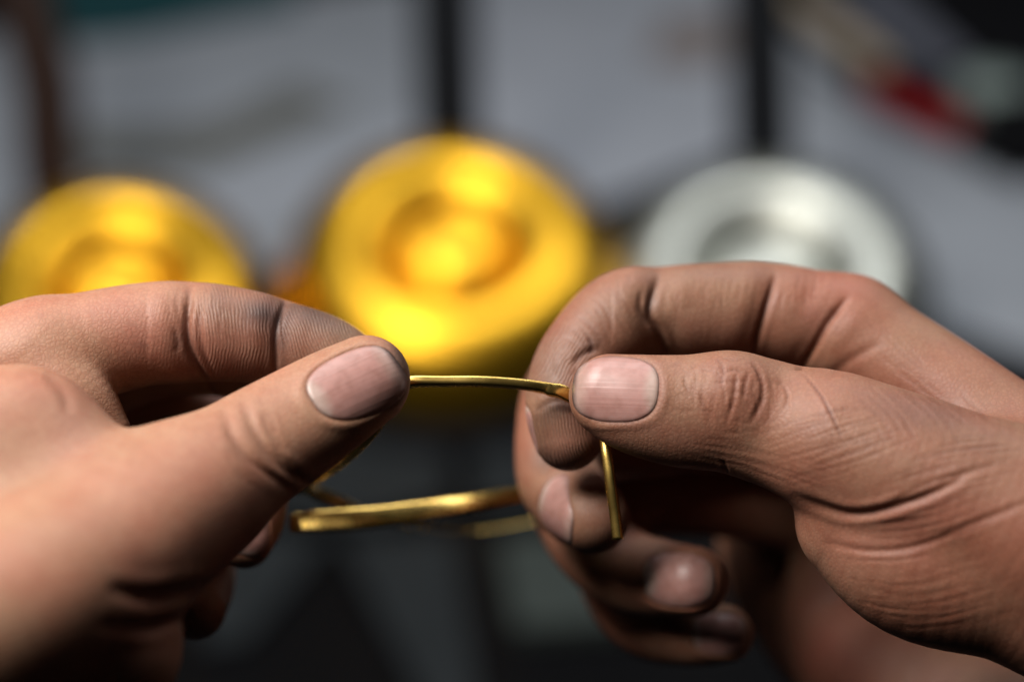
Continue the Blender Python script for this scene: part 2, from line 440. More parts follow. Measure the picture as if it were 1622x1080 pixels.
# ------------------------------------------------------------------ skin and nail materials
def skin_material():
    m, nt, b = mat('skin')
    L = nt.links.new
    at = nt.nodes.new('ShaderNodeAttribute'); at.attribute_name = 'tint'
    rd = nt.nodes.new('ShaderNodeAttribute'); rd.attribute_name = 'ridge'       # x: phase, y: strength, z: wrinkle phase
    sep = nt.nodes.new('ShaderNodeSeparateXYZ'); L(rd.outputs['Vector'], sep.inputs[0])
    tc = nt.nodes.new('ShaderNodeTexCoord')
    def noise(scale, detail=4, rough=0.55):
        n = nt.nodes.new('ShaderNodeTexNoise'); n.inputs['Scale'].default_value = scale
        n.inputs['Detail'].default_value = detail; n.inputs['Roughness'].default_value = rough
        L(tc.outputs['Object'], n.inputs['Vector']); return n
    def math_(op, a, bv=None, clamp=False):
        n = nt.nodes.new('ShaderNodeMath'); n.operation = op; n.use_clamp = clamp
        for i, x in enumerate((a, bv)):
            if x is None: continue
            if isinstance(x, (int, float)): n.inputs[i].default_value = x
            else: L(x, n.inputs[i])
        return n.outputs[0]
    n1 = noise(90, 4); n2 = noise(420, 5); n3 = noise(1900, 3)
    # mottled colour
    mx = nt.nodes.new('ShaderNodeMixRGB'); mx.blend_type = 'MULTIPLY'; mx.inputs[0].default_value = 1.0
    cr = nt.nodes.new('ShaderNodeValToRGB')
    cr.color_ramp.elements[0].position = 0.36; cr.color_ramp.elements[0].color = (0.90, 0.74, 0.70, 1)
    cr.color_ramp.elements[1].position = 0.64; cr.color_ramp.elements[1].color = (1.08, 1.10, 1.08, 1)
    n4 = noise(1500, 3, 0.6)
    mixn = math_('ADD', math_('MULTIPLY', n1.outputs['Fac'], 0.42), math_('ADD', math_('MULTIPLY', n2.outputs['Fac'], 0.30), math_('MULTIPLY', n4.outputs['Fac'], 0.28)))
    n0 = noise(38, 2); hue = nt.nodes.new('ShaderNodeMixRGB'); hue.blend_type = 'MULTIPLY'; hue.inputs[0].default_value = 1.0
    hr = nt.nodes.new('ShaderNodeValToRGB'); hr.color_ramp.elements[0].position = 0.35; hr.color_ramp.elements[0].color = (1.02, 0.86, 0.82, 1)
    hr.color_ramp.elements[1].position = 0.65; hr.color_ramp.elements[1].color = (0.98, 1.06, 1.0, 1)
    L(n0.outputs['Fac'], hr.inputs[0]); L(at.outputs['Color'], hue.inputs[1]); L(hr.outputs[0], hue.inputs[2])
    L(mixn, cr.inputs[0]); L(hue.outputs[0], mx.inputs[1]); L(cr.outputs[0], mx.inputs[2])
    # ridges
    n5 = noise(170, 2)
    wob = math_('ADD', math_('MULTIPLY', n2.outputs['Fac'], 3.2), math_('MULTIPLY', n5.outputs['Fac'], 15.0))
    ph = math_('ADD', sep.outputs['X'], wob)
    rs = math_('SINE', ph)
    amp = math_('MULTIPLY', sep.outputs['Y'], math_('ADD', 0.10, math_('MULTIPLY', math_('MAXIMUM', math_('SUBTRACT', n2.outputs['Fac'], 0.36), 0.0), 3.6)))
    ridge = math_('MULTIPLY', rs, amp)
    dark = math_('MULTIPLY', math_('MULTIPLY', math_('SUBTRACT', 0.15, rs), sep.outputs['Y']), 0.22)
    mx2 = nt.nodes.new('ShaderNodeMixRGB'); mx2.inputs[2].default_value = (0.10, 0.05, 0.04, 1)
    L(math_('MAXIMUM', dark, 0.0), mx2.inputs[0]); L(mx.outputs[0], mx2.inputs[1])
    mx3 = nt.nodes.new('ShaderNodeMixRGB'); mx3.blend_type = 'MULTIPLY'; L(mx2.outputs[0], mx3.inputs[1]); mx3.inputs[0].default_value = 1.0; L(mx3.outputs[0], b.inputs['Base Color'])
    # micro relief: polygonal skin cells + fine grain + ridges + wrinkle families
    vo = nt.nodes.new('ShaderNodeTexVoronoi'); vo.feature = 'DISTANCE_TO_EDGE'; vo.inputs['Scale'].default_value = 1150
    wv = nt.nodes.new('ShaderNodeVectorMath'); wv.operation = 'ADD'
    sc_ = nt.nodes.new('ShaderNodeVectorMath'); sc_.operation = 'SCALE'; sc_.inputs['Scale'].default_value = 0.0012
    L(n2.outputs['Color'], sc_.inputs[0]); L(tc.outputs['Object'], wv.inputs[0]); L(sc_.outputs[0], wv.inputs[1]); L(wv.outputs[0], vo.inputs['Vector'])
    cell = math_('MINIMUM', math_('MULTIPLY', vo.outputs['Distance'], 4.0), 1.0)
    pore = nt.nodes.new('ShaderNodeMapRange'); pore.inputs['From Max'].default_value = 0.8; pore.inputs['To Min'].default_value = 0.89; pore.inputs['To Max'].default_value = 1.04
    L(cell, pore.inputs['Value']); L(pore.outputs[0], mx3.inputs[2])
    inv = math_('SUBTRACT', 1.0, math_('MULTIPLY', sep.outputs['Y'], 0.8))
    wr = math_('SINE', math_('ADD', sep.outputs['Z'], math_('MULTIPLY', n2.outputs['Fac'], 7.0)))
    wr = math_('MULTIPLY', math_('POWER', math_('ABSOLUTE', wr), 0.35), 0.6)
    haswr = math_('MINIMUM', math_('ABSOLUTE', math_('MULTIPLY', sep.outputs['Z'], 0.15)), 1.0)
    hsum = math_('ADD', math_('MULTIPLY', math_('MULTIPLY', cell, 0.32), inv), math_('MULTIPLY', n3.outputs['Fac'], 0.35))
    hsum = math_('ADD', hsum, math_('MULTIPLY', ridge, 0.58))
    hsum = math_('ADD', hsum, math_('MULTIPLY', wr, haswr))
    bp = nt.nodes.new('ShaderNodeBump'); bp.inputs['Strength'].default_value = 0.75; bp.inputs['Distance'].default_value = 0.00010
    L(hsum, bp.inputs['Height']); L(bp.outputs[0], b.inputs['Normal'])
    rr = nt.nodes.new('ShaderNodeMapRange'); rr.inputs['To Min'].default_value = 0.44; rr.inputs['To Max'].default_value = 0.70
    L(n2.outputs['Fac'], rr.inputs['Value']); L(rr.outputs[0], b.inputs['Roughness'])
    b.inputs['Specular IOR Level'].default_value = 0.45
    b.inputs['Subsurface Weight'].default_value = 0.20
    b.inputs['Subsurface Radius'].default_value = (1.0, 0.36, 0.2)
    b.inputs['Subsurface Scale'].default_value = 0.0022
    return m
def nail_material():
    m, nt, b = mat('fingernail')
    at = nt.nodes.new('ShaderNodeAttribute'); at.attribute_name = 'tint'
    rd = nt.nodes.new('ShaderNodeAttribute'); rd.attribute_name = 'ridge'
    sep = nt.nodes.new('ShaderNodeSeparateXYZ'); nt.links.new(rd.outputs['Vector'], sep.inputs[0])
    tc = nt.nodes.new('ShaderNodeTexCoord'); nn = nt.nodes.new('ShaderNodeTexNoise'); nn.inputs['Scale'].default_value = 500; nn.inputs['Detail'].default_value = 5
    nt.links.new(tc.outputs['Object'], nn.inputs['Vector']); rp = nt.nodes.new('ShaderNodeValToRGB')
    rp.color_ramp.elements[0].position = 0.32; rp.color_ramp.elements[0].color = (0.86, 0.81, 0.77, 1); rp.color_ramp.elements[1].position = 0.6; rp.color_ramp.elements[1].color = (1.04, 1.03, 1.02, 1)
    mu = nt.nodes.new('ShaderNodeMixRGB'); mu.blend_type = 'MULTIPLY'; mu.inputs[0].default_value = 1
    nt.links.new(nn.outputs['Fac'], rp.inputs[0]); nt.links.new(at.outputs['Color'], mu.inputs[1]); nt.links.new(rp.outputs[0], mu.inputs[2]); nt.links.new(mu.outputs[0], b.inputs['Base Color'])
    n = nt.nodes.new('ShaderNodeTexNoise'); n.noise_dimensions = '1D'; n.inputs['Scale'].default_value = 9.0; n.inputs['Detail'].default_value = 3
    nt.links.new(sep.outputs['X'], n.inputs['W'])
    bp = nt.nodes.new('ShaderNodeBump'); bp.inputs['Strength'].default_value = 0.6; bp.inputs['Distance'].default_value = 0.0001
    nt.links.new(n.outputs['Fac'], bp.inputs['Height']); nt.links.new(bp.outputs[0], b.inputs['Normal'])
    b.inputs['Roughness'].default_value = 0.44; b.inputs['Specular IOR Level'].default_value = 0.6
    b.inputs['Subsurface Weight'].default_value = 0.25; b.inputs['Subsurface Radius'].default_value = (1, .4, .3); b.inputs['Subsurface Scale'].default_value = 0.0015
    return m
M_skin = skin_material(); M_nail = nail_material()

def unit(v): v = np.array(v, float); return v / np.linalg.norm(v)
class Nail:
    """c: px+depth of the nail centre, ax: distal direction, nm: outward direction (hand frame), half length / width in mm"""
    def __init__(s, c, ax, nm, hl, hw, dirt=0.35, relief=1.0):
        s.c = P(*c); s.ax = unit(ax); nm = unit(nm); nm = unit(nm - s.ax * (nm @ s.ax)); s.dirt = dirt; s.relief = relief; s.nm = nm; s.sd = np.cross(s.ax, nm); s.hl, s.hw = hl, hw
    def st(s, X):
        q = X - s.c; return (q @ s.ax) / s.hl, (q @ s.sd) / s.hw, q @ s.nm
    def rho(s, a, b):
        # superellipse: squarer towards the cuticle sides, rounder at the free edge
        return (np.abs(a) ** np.where(np.asarray(a) > 0, 2.2, 2.7) + np.abs(b) ** 2.9) ** (1 / 2.6)
    def deform(s, X, N):
        a, b, hgt = s.st(X); face = np.clip((N @ s.nm) * 2.2, 0, 1) * (np.abs(hgt) < s.hw * 1.5)
        r = s.rho(a, b)
        near = np.clip((1.7 - r) / 0.3, 0, 1) * face
        inside = 1 / (1 + np.exp((r - 0.97) / 0.025))
        fold = np.exp(-((r - 1.15) / 0.12) ** 2) * (0.75 + 0.25 * np.sin(3.1 * a + 5 * b)) * np.where(a > 0.45, np.clip(1 - (a - 0.45) / 0.5, 0.0, 1), 1.0)
        groove = np.exp(-((r - 0.99) / 0.035) ** 2)
        disp = s.relief * near * (-0.38 * inside + 0.24 * fold - 0.16 * groove)
        return disp, near * groove, near * inside
    def build(s, f, parent, free=0.82, dirt=0.35, pale=(0.40, 0.285, 0.245), pink=(0.36, 0.185, 0.16)):
        na, nb = 40, 34
        A = np.linspace(-1, 1, na); B = np.linspace(-1, 1, nb)
        aa, bb = np.meshgrid(A, B, indexing='ij')
        # square -> superellipse
        m = np.maximum(np.abs(aa), np.abs(bb)); r = s.rho(aa, bb) + 1e-9
        k = m / r; aa, bb = aa * k, bb * k
        X = s.c + aa[..., None] * s.ax * s.hl + bb[..., None] * s.sd * s.hw
        X = X.reshape(-1, 3) + s.nm * s.hw * 1.3
        X0 = X.copy()
        for _ in range(60):
            X = X - s.nm * np.clip(f(X.astype(np.float32)), -2, 2)[:, None] * 0.8
            go = np.clip((X0 - X) @ s.nm, 0, s.hw * 2.1); X = X0 - s.nm * go[:, None]
        rr = s.rho(aa, bb).reshape(-1); a = aa.reshape(-1); b = bb.reshape(-1)
        crown = 0.12 * (1 - np.clip(rr, 0, 1) ** 4) + 0.04
        edge = -0.30 * np.clip((rr - 0.93) / 0.07, 0, 1) * np.where(a > 0.5, 0.6, 1)
        X = X + s.nm * (crown + edge)[:, None]
        top = X; bot = X - s.nm * 0.30
        V = np.vstack([top, bot]); nT = len(top); fs = []
        for i in range(na - 1):
            for j in range(nb - 1):
                q = (i * nb + j, (i + 1) * nb + j, (i + 1) * nb + j + 1, i * nb + j + 1)
                fs.append(q); fs.append(tuple(x + nT for x in q[::-1]))
        ring = [i * nb for i in range(na)] + [(na - 1) * nb + j for j in range(1, nb)] + [i * nb + nb - 1 for i in range(na - 2, -1, -1)] + [j for j in range(nb - 2, 0, -1)]
        for i in range(len(ring)):
            p, q = ring[i], ring[(i + 1) % len(ring)]; fs.append((q, p, p + nT, q + nT))
        o = link('fingernail', to_world(V), fs, M_nail, parent)
        # fix facing
        me = o.data
        col = np.zeros((nT, 3))
        pink = np.array(pink); pale = np.array(pale)
        lun = np.clip((0.0 - (a + 0.58 + 0.34 * b * b)) / 0.20, 0, 1)
        tipw = np.clip((a - (free - 0.25 + 0.10 * b * b)) / 0.22, 0, 1)
        col[:] = pink
        mixf = np.clip((np.abs(b) - 0.5) / 0.5, 0, 1) * 0.35
        col += (pale - col) * np.clip(np.maximum(lun * 0.95, tipw * 0.6) + mixf * 0.3, 0, 1)[:, None]
        d = np.clip((rr - 0.93) / 0.07, 0, 1) * dirt + np.clip((a - 0.86) / 0.1, 0, 1) * dirt
        col *= (1 - np.clip(d, 0, 0.85))[:, None]
        col = np.vstack([col, col * 0.6])
        ca_ = me.color_attributes.new('tint', 'FLOAT_COLOR', 'POINT'); ca_.data.foreach_set('color', np.hstack([col, np.ones((len(col), 1))]).ravel())
        va = me.attributes.new('ridge', 'FLOAT_VECTOR', 'POINT'); va.data.foreach_set('vector', np.vstack([np.stack([b, a, rr], 1)] * 2).ravel())
        return o

def sstep(x, a, b): t = np.clip((x - a) / (b - a), 0, 1); return t * t * (3 - 2 * t)
BASE = np.array([0.350, 0.185, 0.122])
def build_hand(name, f, lo, hi, parent, label, nails, creases, stains_shade, ridges, wrinkles, base=BASE, warp=None):
    V, Q = mesh_sdf(f, lo, hi, QUALITY, warp)
    d = par(f, V); g = grad(f, V, d); gl = np.linalg.norm(g, axis=1)
    V = V - g * (np.clip(d / np.maximum(gl, 0.3) ** 2, -0.6, 0.6))[:, None] * 0.9
    N = vnormals(V, Q)
    UV = px_of(V); view = V + np.array([0, DF, 0]); view = view / np.linalg.norm(view, axis=1, keepdims=True)
    face = np.clip(-(N * view).sum(1) * 3.0 + 0.25, 0, 1)
    disp = np.zeros(len(V)); tint = np.tile(base, (len(V), 1))
    for n in nails:
        dd, gr, ins = n.deform(V, N); disp += dd
        tint *= (1 - (0.36 + 0.22 * np.sin(UV[:, 0] * 0.16) * np.cos(UV[:, 1] * 0.13))[:, None] * gr[:, None] * np.array([0.7, 0.95, 1.0]))
    vis = np.where((face > 0.01) & (UV[:, 0] > -40) & (UV[:, 0] < 1662) & (UV[:, 1] > 380) & (UV[:, 1] < 1120))[0]
    vis = vis[np.argsort(UV[vis, 0], kind='stable')]; xs = UV[vis, 0]
    for c in creases:
        poly, wid, dep = c[:3]; opt = c[3] if len(c) > 3 else {}
        pp = np.asarray(poly, float); pad = wid * 4.5
        a_, b_ = np.searchsorted(xs, [pp[:, 0].min() - pad, pp[:, 0].max() + pad]); I = vis[a_:b_]
        I = I[(UV[I, 1] > pp[:, 1].min() - pad) & (UV[I, 1] < pp[:, 1].max() + pad) & (V[I, 1] < opt.get('dmax', 1e3)) & (V[I, 1] > opt.get('dmin', -1e3))]
        if not len(I): continue
        ds, t = poly_dist(UV[I], poly); m = face[I]
        tap = np.clip(np.minimum(t, 1 - t) / opt.get('tap', 0.22), 0, 1) ** 0.7 * m
        disp[I] += dep * (-np.exp(-(ds / wid) ** 2) + opt.get('lip', 0.2) * np.exp(-((ds - 2.1 * wid) / (1.1 * wid)) ** 2)) * tap
        tint[I] *= 1 - opt.get('dark', 0.3) * (np.exp(-(ds / (wid * opt.get('dw', 0.8))) ** 2) * tap)[:, None] * np.array([0.75, 0.95, 1.0])
    rng = np.random.default_rng(3)
    for (u, v, su, sv, rot, col, amt, *o) in stains_shade:
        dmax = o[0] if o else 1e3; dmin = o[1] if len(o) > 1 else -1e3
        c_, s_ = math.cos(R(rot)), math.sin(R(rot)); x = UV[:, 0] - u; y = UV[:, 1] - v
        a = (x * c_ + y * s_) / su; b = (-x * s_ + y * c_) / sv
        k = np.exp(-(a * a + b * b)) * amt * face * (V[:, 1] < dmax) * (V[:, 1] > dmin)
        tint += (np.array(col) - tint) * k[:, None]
    rp = np.zeros((len(V), 3))
    for rf in ridges:
        ph, am = rf(V, N, UV, face); m = am > rp[:, 1]
        rp[m, 0] = ph[m]; rp[:, 1] = np.maximum(rp[:, 1], am)
    for wf in wrinkles:
        z = wf(V, N, UV, face); m = z != 0; rp[m, 2] = z[m]
    V = V + N * disp[:, None]
    me = bpy.data.meshes.new(name)
    W = to_world(V)
    me.vertices.add(len(W)); me.vertices.foreach_set('co', W.ravel())
    me.loops.add(len(Q) * 4); me.loops.foreach_set('vertex_index', Q.ravel().astype(np.int32))
    me.polygons.add(len(Q)); me.polygons.foreach_set('loop_start', np.arange(0, len(Q) * 4, 4, dtype=np.int32))
    me.update(calc_edges=True); me.validate()
    me.polygons.foreach_set('use_smooth', np.ones(len(me.polygons), bool))
    at = me.color_attributes.new('tint', 'FLOAT_COLOR', 'POINT'); at.data.foreach_set('color', np.hstack([tint, np.ones((len(tint), 1))]).ravel())
    va = me.attributes.new('ridge', 'FLOAT_VECTOR', 'POINT'); va.data.foreach_set('vector', rp.ravel())
    me.materials.append(M_skin)
    o = bpy.data.objects.new(name, me); C.objects.link(o); o.parent = parent; o['label'] = label
    for n in nails: n.build(f, o, dirt=n.dirt)
    print(name, len(V), 'verts', round(time.time() - T0, 1), 's')
    return o

person = empty('person', 'pair of bare working hands bending a thin gold wire', 'person')

def family(seed, g0, g1, n, w=(2.2, 3.2), dep=(0.04, 0.10), dark=0.14, span=(0.25, 0.8), wob=4.0, **o):
    """many fine skin lines between two guide lines"""
    rng = np.random.default_rng(seed); a = catmull(g0, 8); b = catmull(g1, 8); out = []
    ti = np.linspace(0, 1, len(a)); tj = np.linspace(0, 1, len(b)); tt = np.linspace(0, 1, 12)
    ip = lambda q, t, x: np.stack([np.interp(x, t, q[:, 0]), np.interp(x, t, q[:, 1])], 1)
    for i in range(n):
        f = (i + rng.uniform(-0.4, 0.4)) / max(1, n - 1); L = rng.uniform(*span); s0 = rng.uniform(0, 1 - L)
        x = s0 + tt * L
        c = ip(a, ti, x) * (1 - f) + ip(b, tj, x) * f
        c = c + np.cumsum(rng.normal(0, wob / 6, c.shape), 0)
        out.append((c[::2], rng.uniform(*w), rng.uniform(*dep), dict(dark=dark * rng.uniform(0.5, 1.4), lip=0.25, **o)))
    return out
DIRT = (0.055, 0.035, 0.030)
def ridges_px(poly_c, su, sv, fn, amp, dmin, dmax):
    def go(V, N, UV, face):
        a = (UV[:, 0] - poly_c[0]) / su; b = (UV[:, 1] - poly_c[1]) / sv
        r = np.sqrt(a * a + b * b)
        m = (1 - sstep(r, 0.75, 1.1)) * np.clip(face * 1.5, 0, 1) * (V[:, 1] > dmin) * (V[:, 1] < dmax)
        return fn(UV[:, 0], UV[:, 1]), m * amp
    return go
# ------------------------------------------------------------------ right hand
R_palm = [
    (Chain([(1240, 780, 114, 92), (1228, 880, 118, 88), (1300, 1000, 116, 92), (1430, 1100, 95, 120)]), 1),
    (Chain([(1345, 525, 28, 84), (1480, 612, 20, 86), (1620, 705, 10, 88), (1800, 820, 0, 110), (2050, 960, -5, 160), (2350, 1060, -8, 215), (2850, 1080, -10, 240)], flat=None), 1),       # index metacarpal
    (Chain([(1330, 590, 52, 80), (1500, 700, 45, 90), (1700, 840, 35, 110), (1950, 980, 20, 150)]), 8),
    (Chain([(1315, 690, 76, 80), (1480, 800, 70, 90), (1700, 930, 55, 120), (1950, 1050, 35, 150)]), 8),
    (Chain([(1310, 800, 98, 78), (1345, 890, 94, 95), (1370, 1010, 92, 128), (1500, 1130, 65, 150), (1800, 1150, 45, 170)]), 8),  # little finger side
    (Chain([(1330, 705, -3, 100), (1430, 745, -6, 112), (1560, 795, -8, 135), (1720, 870, -10, 160), (2050, 1000, -10, 180)]), 10),  # thumb metacarpal
    (Chain([(1368, 822, 2, 108), (1470, 866, 0, 150), (1620, 885, -2, 168), (1800, 950, -4, 190)]), 2.5),                        # ball of the thumb
]
R_fing = [
    (Chain([(967, 627, 2, 66), (1012, 641, 1.5, 79), (1080, 651, 1, 89), (1160, 655, 1, 95), (1240, 676, 0, 100), (1330, 705, -3, 104), (1430, 745, -6, 110)], flat=((0, 1, 0), 0.78)), 6, [(Ball(1160, 628, -2.4, 62, (1, 0.85, 1)), 4)]),
    (Chain([(900, 692, 15, 54), (897, 655, 16, 62), (900, 612, 18, 66), (925, 560, 21, 68), (985, 503, 24, 74), (1050, 494, 26, 72), (1120, 495, 27, 78), (1220, 496, 29, 80), (1345, 525, 29, 84)]), 4, []),
    (Chain([(940, 818, 24, 58), (915, 800, 32, 64), (887, 760, 41, 67), (884, 690, 46, 67), (900, 620, 52, 68), (960, 570, 56, 72), (1120, 570, 56, 76), (1330, 590, 54, 80)]), 4, []),
    (Chain([(1098, 920, 32, 56), (1050, 916, 38, 61), (985, 899, 48, 66), (925, 840, 60, 66), (900, 760, 68, 66), (930, 690, 74, 70), (1120, 670, 76, 74), (1320, 690, 76, 80)]), 4, []),
    (Chain([(1147, 1003, 43, 46), (1090, 1000, 50, 54), (1020, 978, 62, 60), (970, 910, 74, 56), (970, 830, 84, 58), (1020, 790, 90, 62), (1150, 785, 92, 68), (1300, 800, 92, 76)]), 4, []),
]
right = Hand(R_palm, R_fing)
R_nails = [
    Nail((975, 614, -4), (-1, 0.05, 0.06), (0.05, -1, 0.16), 7.8, 6.2, 0.45),
    Nail((838, 684, 17), (0.14, 0.1, -1), (-1, 0.22, -0.1), 5.2, 4.2, 0.1, 0.45),
    Nail((893, 808, 26), (0.75, -0.55, -0.35), (-0.65, -0.62, -0.30), 6.3, 5.4),
    Nail((1078, 920, 27), (1, 0.0, 0.0), (0.0, -1, 0.05), 6.9, 5.4),
    Nail((1140, 1003, 40), (1, -0.1, 0.05), (0.1, -1, -0.05), 5.6, 4.2),
]
R_creases = [
    # thumb knuckle
    ([(1190, 572), (1207, 600), (1206, 635), (1188, 672)], 3.6, 0.34, dict(dark=0.45)),
    ([(1166, 590), (1162, 632), (1152, 668)], 3.4, 0.26, dict(dark=0.42)),
    ([(1186, 588), (1180, 610), (1179, 634)], 3.2, 0.2, dict(dark=0.36)),
    ([(1136, 566), (1146, 585), (1141, 612)], 3.0, 0.15, dict(dark=0.3)),
    ([(1108, 622), (1116, 645), (1126, 668)], 3.6, 0.16, dict(dark=0.3)),
    ([(1145, 592), (1160, 586), (1178, 590)], 3.0, 0.12, dict(dark=0.28)),
    ([(1232, 596), (1247, 625), (1240, 655)], 3.0, 0.13, dict(dark=0.22)),
    ([(1143, 728), (1150, 742), (1150, 756)], 3.2, 0.25, dict(dark=0.4)),
    # scratch
    ([(1270, 590), (1300, 626), (1322, 668), (1336, 700)], 2.3, 0.16, dict(dark=0.72, lip=0.5, tap=0.3)),
    # folds of the thumb base
    ([(1252, 782), (1300, 801), (1345, 813), (1395, 808), (1470, 784), (1540, 748)], 6.5, 0.75, dict(dark=0.3, lip=0.35, dmax=20, tap=0.4)),
    ([(1300, 858), (1380, 872), (1460, 862), (1560, 822), (1640, 790)], 5.0, 0.3, dict(dark=0.2, dmax=20)),
    ([(1400, 800), (1480, 762), (1580, 735)], 4.5, 0.22, dict(dark=0.2, dmax=20)),
    # index finger
    ([(1050, 405), (1030, 492), (1048, 535), (1070, 600)], 20, 0.8, dict(dark=0.1, dmin=4, lip=0.5, tap=0.3)),
    ([(1046, 430), (1031, 492), (1046, 530), (1062, 590)], 5.5, 0.75, dict(dark=0.40, dmin=4)),
    ([(1014, 462), (1016, 490), (1030, 520)], 5, 0.3, dict(dark=0.25, dmin=4)),
    ([(1232, 405), (1214, 490), (1186, 580)], 18, 0.7, dict(dark=0.1, dmin=0, lip=0.4, tap=0.35)),
    ([(1230, 430), (1214, 490), (1188, 575)], 5, 0.7, dict(dark=0.36, dmin=0)),
    ([(1350, 460), (1312, 510), (1288, 550), (1260, 600)], 15, 0.6, dict(dark=0.08, dmin=-4, lip=0.4, tap=0.3)),
    ([(1345, 468), (1312, 510), (1290, 550), (1262, 595)], 5, 0.6, dict(dark=0.36, dmin=-4)),
    ([(1400, 540), (1350, 568), (1310, 600)], 7, 0.25, dict(dark=0.15, dmin=-8, tap=0.4)),
    ([(846, 652), (862, 641), (882, 634), (912, 638)], 6, 0.28, dict(lip=0.05, dark=0.35, dmin=4, tap=0.12)),
    ([(905, 580), (925, 560), (952, 552)], 5, 0.4, dict(dark=0.5, dmin=4)),
    ([(930, 535), (938, 548), (935, 560)], 3.5, 0.2, dict(dark=0.6, dmin=4)),
]
R_creases += family(1, [(1190, 692), (1300, 655), (1410, 632)], [(1230, 775), (1340, 745), (1480, 690)], 34, w=(1.9, 2.7), dep=(0.03, 0.07), dark=0.18, dmax=10)
R_creases += family(2, [(1320, 600), (1380, 660), (1420, 730)], [(1440, 615), (1500, 660), (1540, 720)], 14, dmax=10, dep=(0.03, 0.07))
R_creases += family(3, [(1400, 745), (1500, 700), (1640, 690)], [(1310, 880), (1450, 885), (1640, 810)], 46, w=(2.0, 3.0), dep=(0.025, 0.075), span=(0.3, 0.9), dark=0.2, dmax=20)
R_creases += family(4, [(1320, 895), (1450, 905), (1640, 850)], [(1380, 990), (1480, 1000), (1640, 960)], 26, w=(2.2, 3.4), dep=(0.02, 0.05), dmax=20)
R_creases += family(5, [(1040, 712), (1180, 742), (1330, 796)], [(1080, 690), (1200, 705), (1350, 750)], 16, dep=(0.03, 0.06), dmax=20)
R_creases += family(6, [(1085, 566), (1082, 620), (1092, 690)], [(1232, 585), (1240, 630), (1220, 700)], 34, w=(2.0, 3.0), dep=(0.04, 0.10), span=(0.15, 0.45), wob=8, dmax=10)
R_creases += family(7, [(1060, 575), (1130, 566), (1230, 585)], [(1060, 680), (1130, 690), (1220, 700)], 16, w=(2.0, 3.0), dep=(0.03, 0.08), span=(0.1, 0.3), wob=8, dmax=10)
R_creases += family(8, [(985, 432), (980, 470), (990, 500)], [(1330, 430), (1325, 460), (1310, 500)], 30, w=(2.4, 4.0), dep=(0.03, 0.08), span=(0.3, 0.8), dark=0.1, dmin=4)
R_creases += family(9, [(870, 520), (900, 540), (930, 575)], [(960, 440), (985, 470), (1010, 530)], 16, w=(2.2, 3.5), dep=(0.03, 0.09), span=(0.3, 0.8), dmin=4)
R_creases += family(10, [(1420, 510), (1500, 600), (1600, 690)], [(1360, 560), (1450, 620), (1600, 720)], 10, w=(2.5, 4), dep=(0.03, 0.08), span=(0.2, 0.5), dark=0.1)
R_stains_shade = [
    (905, 575, 22, 14, -40, DIRT, 0.5, 8), (1000, 672, 60, 8, 8, (0.10, 0.05, 0.038), 0.35, 8), (1046, 615, 8, 40, 0, (0.22, 0.085, 0.065), 0.4, 8),
    (1200, 640, 26, 50, 0, (0.16, 0.075, 0.055), 0.35, 8), (1390, 640, 60, 24, 25, (0.17, 0.085, 0.06), 0.3, 12),
    (1130, 430, 150, 18, 0, (0.19, 0.10, 0.075), 0.4, 1e3, 4), (1340, 450, 60, 40, 20, (0.32, 0.125, 0.09), 0.35, 1e3, 0), (1290, 500, 30, 30, 0, (0.30, 0.13, 0.11), 0.35),
    (850, 545, 30, 60, 25, (0.17, 0.09, 0.068), 0.4, 1e3, 4), (1450, 820, 70, 30, -10, (0.33, 0.135, 0.10), 0.4, 20),
    (1465, 650, 85, 34, 10, (0.109, 0.058, 0.044), 0.45),
    (1560, 700, 120, 60, 20, (0.136, 0.075, 0.051), 0.3),
    (1165, 655, 60, 40, 0, (0.286, 0.102, 0.068), 0.35, 10),
    (1060, 690, 90, 30, 15, (0.286, 0.109, 0.082), 0.35, 10),
    (1260, 760, 140, 34, 15, (0.245, 0.082, 0.061), 0.35, 10),
    (1350, 870, 90, 70, 0, (0.272, 0.109, 0.082), 0.4, 20),
    (1340, 1020, 170, 110, 0, (0.150, 0.048, 0.036), 0.8, 1e3, 45),  # redder palm skin, darkened further to stand in for shade on the heel
    (935, 548, 26, 16, -40, DIRT, 0.55, 1e3, 4),
    (960, 500, 60, 40, -40, (0.136, 0.082, 0.061), 0.35, 1e3, 4),
    (880, 590, 40, 50, 0, (0.10, 0.056, 0.044), 0.5, 1e3, 4), (885, 728, 44, 20, 0, DIRT, 0.5, 1e3, 4), (930, 870, 40, 20, 0, DIRT, 0.4, 1e3, 4), (1033, 480, 12, 60, 0, DIRT, 0.3, 1e3, 4),
    (1100, 520, 110, 40, 0, (0.258, 0.116, 0.088), 0.4, 1e3, 4),
    (862, 725, 14, 26, 0, DIRT, 0.4, 1e3, 4),
    (905, 600, 12, 30, 10, DIRT, 0.35, 4),
    (915, 690, 40, 40, 0, (0.231, 0.116, 0.088), 0.4, 1e3, 5),
    (960, 800, 40, 60, 0, (0.224, 0.116, 0.088), 0.4, 1e3, 5),
]
T2 = 2 * math.pi
R_ridges = [
    ridges_px((905, 690), 70, 60, lambda u, v: T2 / 5.4 * (u - 0.0022 * (v - 640) ** 2), 1.3, 4, 30),
    ridges_px((885, 570), 55, 62, lambda u, v: T2 / 5.6 * (0.86 * u + 0.5 * v), 1.1, 4, 30),
    ridges_px((965, 815), 45, 75, lambda u, v: T2 / 5.6 * (u + 0.0016 * (v - 810) ** 2), 1.1, 4, 60),
]
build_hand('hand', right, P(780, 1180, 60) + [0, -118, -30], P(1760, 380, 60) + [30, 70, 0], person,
           'right hand pinching the wire, ring and little finger curled in', R_nails, R_creases, R_stains_shade, R_ridges, [], base=np.array([0.255, 0.124, 0.080]), warp=(104.0, 1, 5.0))

